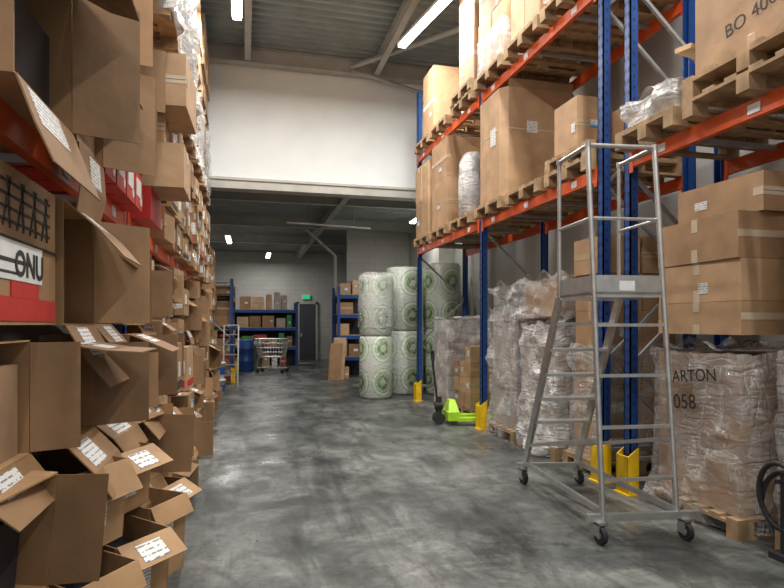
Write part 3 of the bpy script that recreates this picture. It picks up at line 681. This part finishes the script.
ob=b.finish('cardboard_box'); text(ob,'ONU',(-.794,2.33,z3+.18),(math.radians(90),0,math.radians(90)),.13,INK,off=.003)
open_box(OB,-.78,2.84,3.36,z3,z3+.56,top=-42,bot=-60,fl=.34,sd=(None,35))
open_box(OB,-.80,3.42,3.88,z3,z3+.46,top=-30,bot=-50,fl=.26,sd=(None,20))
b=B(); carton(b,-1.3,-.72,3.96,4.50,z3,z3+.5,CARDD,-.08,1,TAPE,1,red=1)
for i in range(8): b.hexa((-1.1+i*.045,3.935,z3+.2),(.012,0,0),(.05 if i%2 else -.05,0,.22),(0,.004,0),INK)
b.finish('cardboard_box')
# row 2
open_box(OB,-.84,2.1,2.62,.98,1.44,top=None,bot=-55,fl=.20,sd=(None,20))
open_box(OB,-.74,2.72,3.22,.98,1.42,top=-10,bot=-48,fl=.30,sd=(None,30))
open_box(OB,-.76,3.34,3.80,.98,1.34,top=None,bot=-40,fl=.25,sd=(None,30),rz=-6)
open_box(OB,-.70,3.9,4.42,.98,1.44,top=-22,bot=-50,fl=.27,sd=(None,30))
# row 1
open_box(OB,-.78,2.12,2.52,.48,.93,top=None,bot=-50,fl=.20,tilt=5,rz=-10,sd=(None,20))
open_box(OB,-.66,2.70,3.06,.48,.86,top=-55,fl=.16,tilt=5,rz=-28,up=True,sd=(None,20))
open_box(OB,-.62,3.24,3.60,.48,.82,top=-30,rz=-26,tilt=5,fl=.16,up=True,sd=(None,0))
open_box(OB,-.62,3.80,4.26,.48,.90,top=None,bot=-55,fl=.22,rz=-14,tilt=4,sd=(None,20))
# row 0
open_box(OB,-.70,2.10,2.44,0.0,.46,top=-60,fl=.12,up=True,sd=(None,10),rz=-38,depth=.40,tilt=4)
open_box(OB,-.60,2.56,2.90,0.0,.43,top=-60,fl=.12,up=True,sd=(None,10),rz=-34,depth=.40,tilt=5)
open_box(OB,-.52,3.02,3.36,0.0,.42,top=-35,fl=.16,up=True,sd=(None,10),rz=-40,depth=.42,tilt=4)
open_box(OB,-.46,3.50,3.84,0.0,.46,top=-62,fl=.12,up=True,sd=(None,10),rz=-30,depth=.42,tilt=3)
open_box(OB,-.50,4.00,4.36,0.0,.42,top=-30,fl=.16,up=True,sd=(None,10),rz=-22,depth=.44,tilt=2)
for (ya,yb) in((4.68,7.32),(7.48,10.12),(10.28,12.1)):
    y=ya
    cols=[]
    while y<yb-.3:
        w=min(R(.34,.56),yb-y); cols.append((y,y+w-.03)); y+=w
    for (c0,c1) in cols:
        z=0
        while z<2.05:
            h=R(.26,.5)
            if z+h>2.12: h=2.12-z
            if h<.18: break
            xf=-.80+R(-.06,.12)+(.12 if z<.9 else 0)
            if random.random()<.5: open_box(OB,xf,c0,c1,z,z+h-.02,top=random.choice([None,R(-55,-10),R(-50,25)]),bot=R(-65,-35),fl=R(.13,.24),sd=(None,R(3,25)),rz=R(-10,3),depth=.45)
            else:
                b=B(); carton(b,xf-.45,xf,c0,c1,z,z+h-R(.01,.06),random.choice([CARDD,CARDD,CARD]),R(-.14,.03),1,TAPE,1,red=.4); b.finish('cardboard_box')
            z+=h
ZA=2.312
open_box(OB,-.72,2.1,2.75,ZA+.0,ZA+.62,top=-25,bot=-70,fl=.3,sd=(None,20))
open_box(OB,-.72,2.82,3.3,ZA,ZA+.56,top=-50,bot=-86,fl=.3,sd=(None,30))
b=B()
for i in range(4):
    y0=3.36+i*.29; x1=-.72
    b.box(-1.2,x1,y0,y0+.26,ZA,ZA+.28,RED); b.box(x1,x1+.004,y0+.03,y0+.2,ZA+.08,ZA+.2,WHITE); b.box(-1.1,-.78,y0-.003,y0,ZA+.06,ZA+.12,WHITE); b.cyl((x1,y0+.2,ZA+.06),(x1+.004,y0+.2,ZA+.06),.03,WHITE,12)
b.finish('red_carton_row')
open_box(OB,-.72,3.38,3.9,ZA+.29,ZA+.72,top=-50,bot=-30,fl=.2)
b=B(); carton(b,-1.4,-.68,3.96,4.52,ZA+.285,ZA+.72,CARDD,0,.5,TAPE,1); b.finish('cardboard_box')
b=B(); carton(b,-1.4,-.72,2.1,2.8,ZA+.63,ZA+1.3,CARDD,.03,.5,TAPE,1); b.finish('cardboard_box')
open_box(OB,-.70,2.86,3.34,ZA+.58,ZA+1.2,top=None,bot=-60,fl=.24)
b=B(); carton(b,-1.4,-.70,3.44,3.94,ZA+.74,ZA+1.38,CARDD,-.03,.5,TAPE,1); b.finish('cardboard_box')
open_box(OB,-.70,4.02,4.5,ZA+.73,ZA+1.2,top=None,bot=-50,fl=.15)
b=B(); b.box(-1.1,-.70,4.75,5.3,ZA,ZA+.25,RED); b.box(-1.0,-.76,4.747,4.75,ZA+.08,ZA+.18,WHITE); b.finish('red_carton')
b=B(); carton(b,-1.1,-.46,4.75,5.3,ZA+.253,ZA+.253+.34,CARD,.0,.3,TAPEL,1); b.finish('cardboard_box')
b=B(); carton(b,-1.0,-.62,4.8,5.25,ZA+.60,ZA+.60+.26,CARDD,.05,.3,TAPE,1); b.finish('cardboard_box')
b=B(); carton(b,-1.1,-.43,4.72,5.4,ZA+.87,ZA+.87+.40,CARD,-.03,.2,TAPEL,1); b.finish('cardboard_box')
for (ya,yb) in((5.8,7.3),(7.48,10.12),(10.28,12.1)):
    b=B(); stack(b,-1.5,-.70,ya,yb,ZA,ZA+1.22,1,int((yb-ya)/.42),4,CARDD,1,.06,.9,.08,red=.25); b.finish('cardboard_box_stack')
ZB=3.862
for (ya,yb) in((3.6,4.5),(4.7,5.95),(6.05,7.3),(7.5,8.75),(8.85,10.1),(10.3,12.1)):
    x1=-.56 if ya<6.5 else -.68
    z=mkpallet(-1.95,x1,ya,yb,ZB)
    b=B(); stack(b,-1.9,x1-.04,ya+.03,yb-.03,z,z+1.05,1,2,3,GREYW if ya<6.5 else CARDD,1,.03,.6,.02,TAPEL); film(b,-1.9,x1-.04,ya+.03,yb-.03,z-.1,z+1.08,FILMW if ya<6.5 else FILM,.10,seed=ya,flare=.08); b.finish('film_wrapped_pallet_load')
ZC=5.362
for (ya,yb) in((4.7,5.95),(6.05,7.3),(7.5,8.75),(8.85,10.1),(10.3,12.1)):
    z=mkpallet(-1.95,-.70,ya,yb,ZC)
    b=B(); stack(b,-1.9,-.70,ya+.03,yb-.03,z,z+1.3,1,2,3,CARD,1,.03,.6,.02,TAPEL)
    if ya<8: film(b,-1.9,-.70,ya+.03,yb-.03,z-.1,z+1.32,FILM,.08,seed=ya+2)
    b.finish('film_wrapped_pallet_load' if ya<8 else 'cardboard_box_stack')
# ------------------------------------------------------------------ world, camera
w=bpy.data.worlds.new('world'); scn.world=w; w.use_nodes=True
bg=w.node_tree.nodes['Background']; bg.inputs['Color'].default_value=(.98,.99,1,1); bg.inputs['Strength'].default_value=.42
cam=bpy.data.cameras.new('camera'); co=bpy.data.objects.new('camera',cam); bpy.context.collection.objects.link(co)
co.location=(0,0,1.5); co.rotation_euler=(math.radians(90),0,math.radians(-14.2)); cam.sensor_width=36; cam.lens=580/784*36; cam.shift_y=31/784; cam.clip_end=100
scn.camera=co
scn.view_settings.view_transform='Standard'
scn.view_settings.exposure=.15
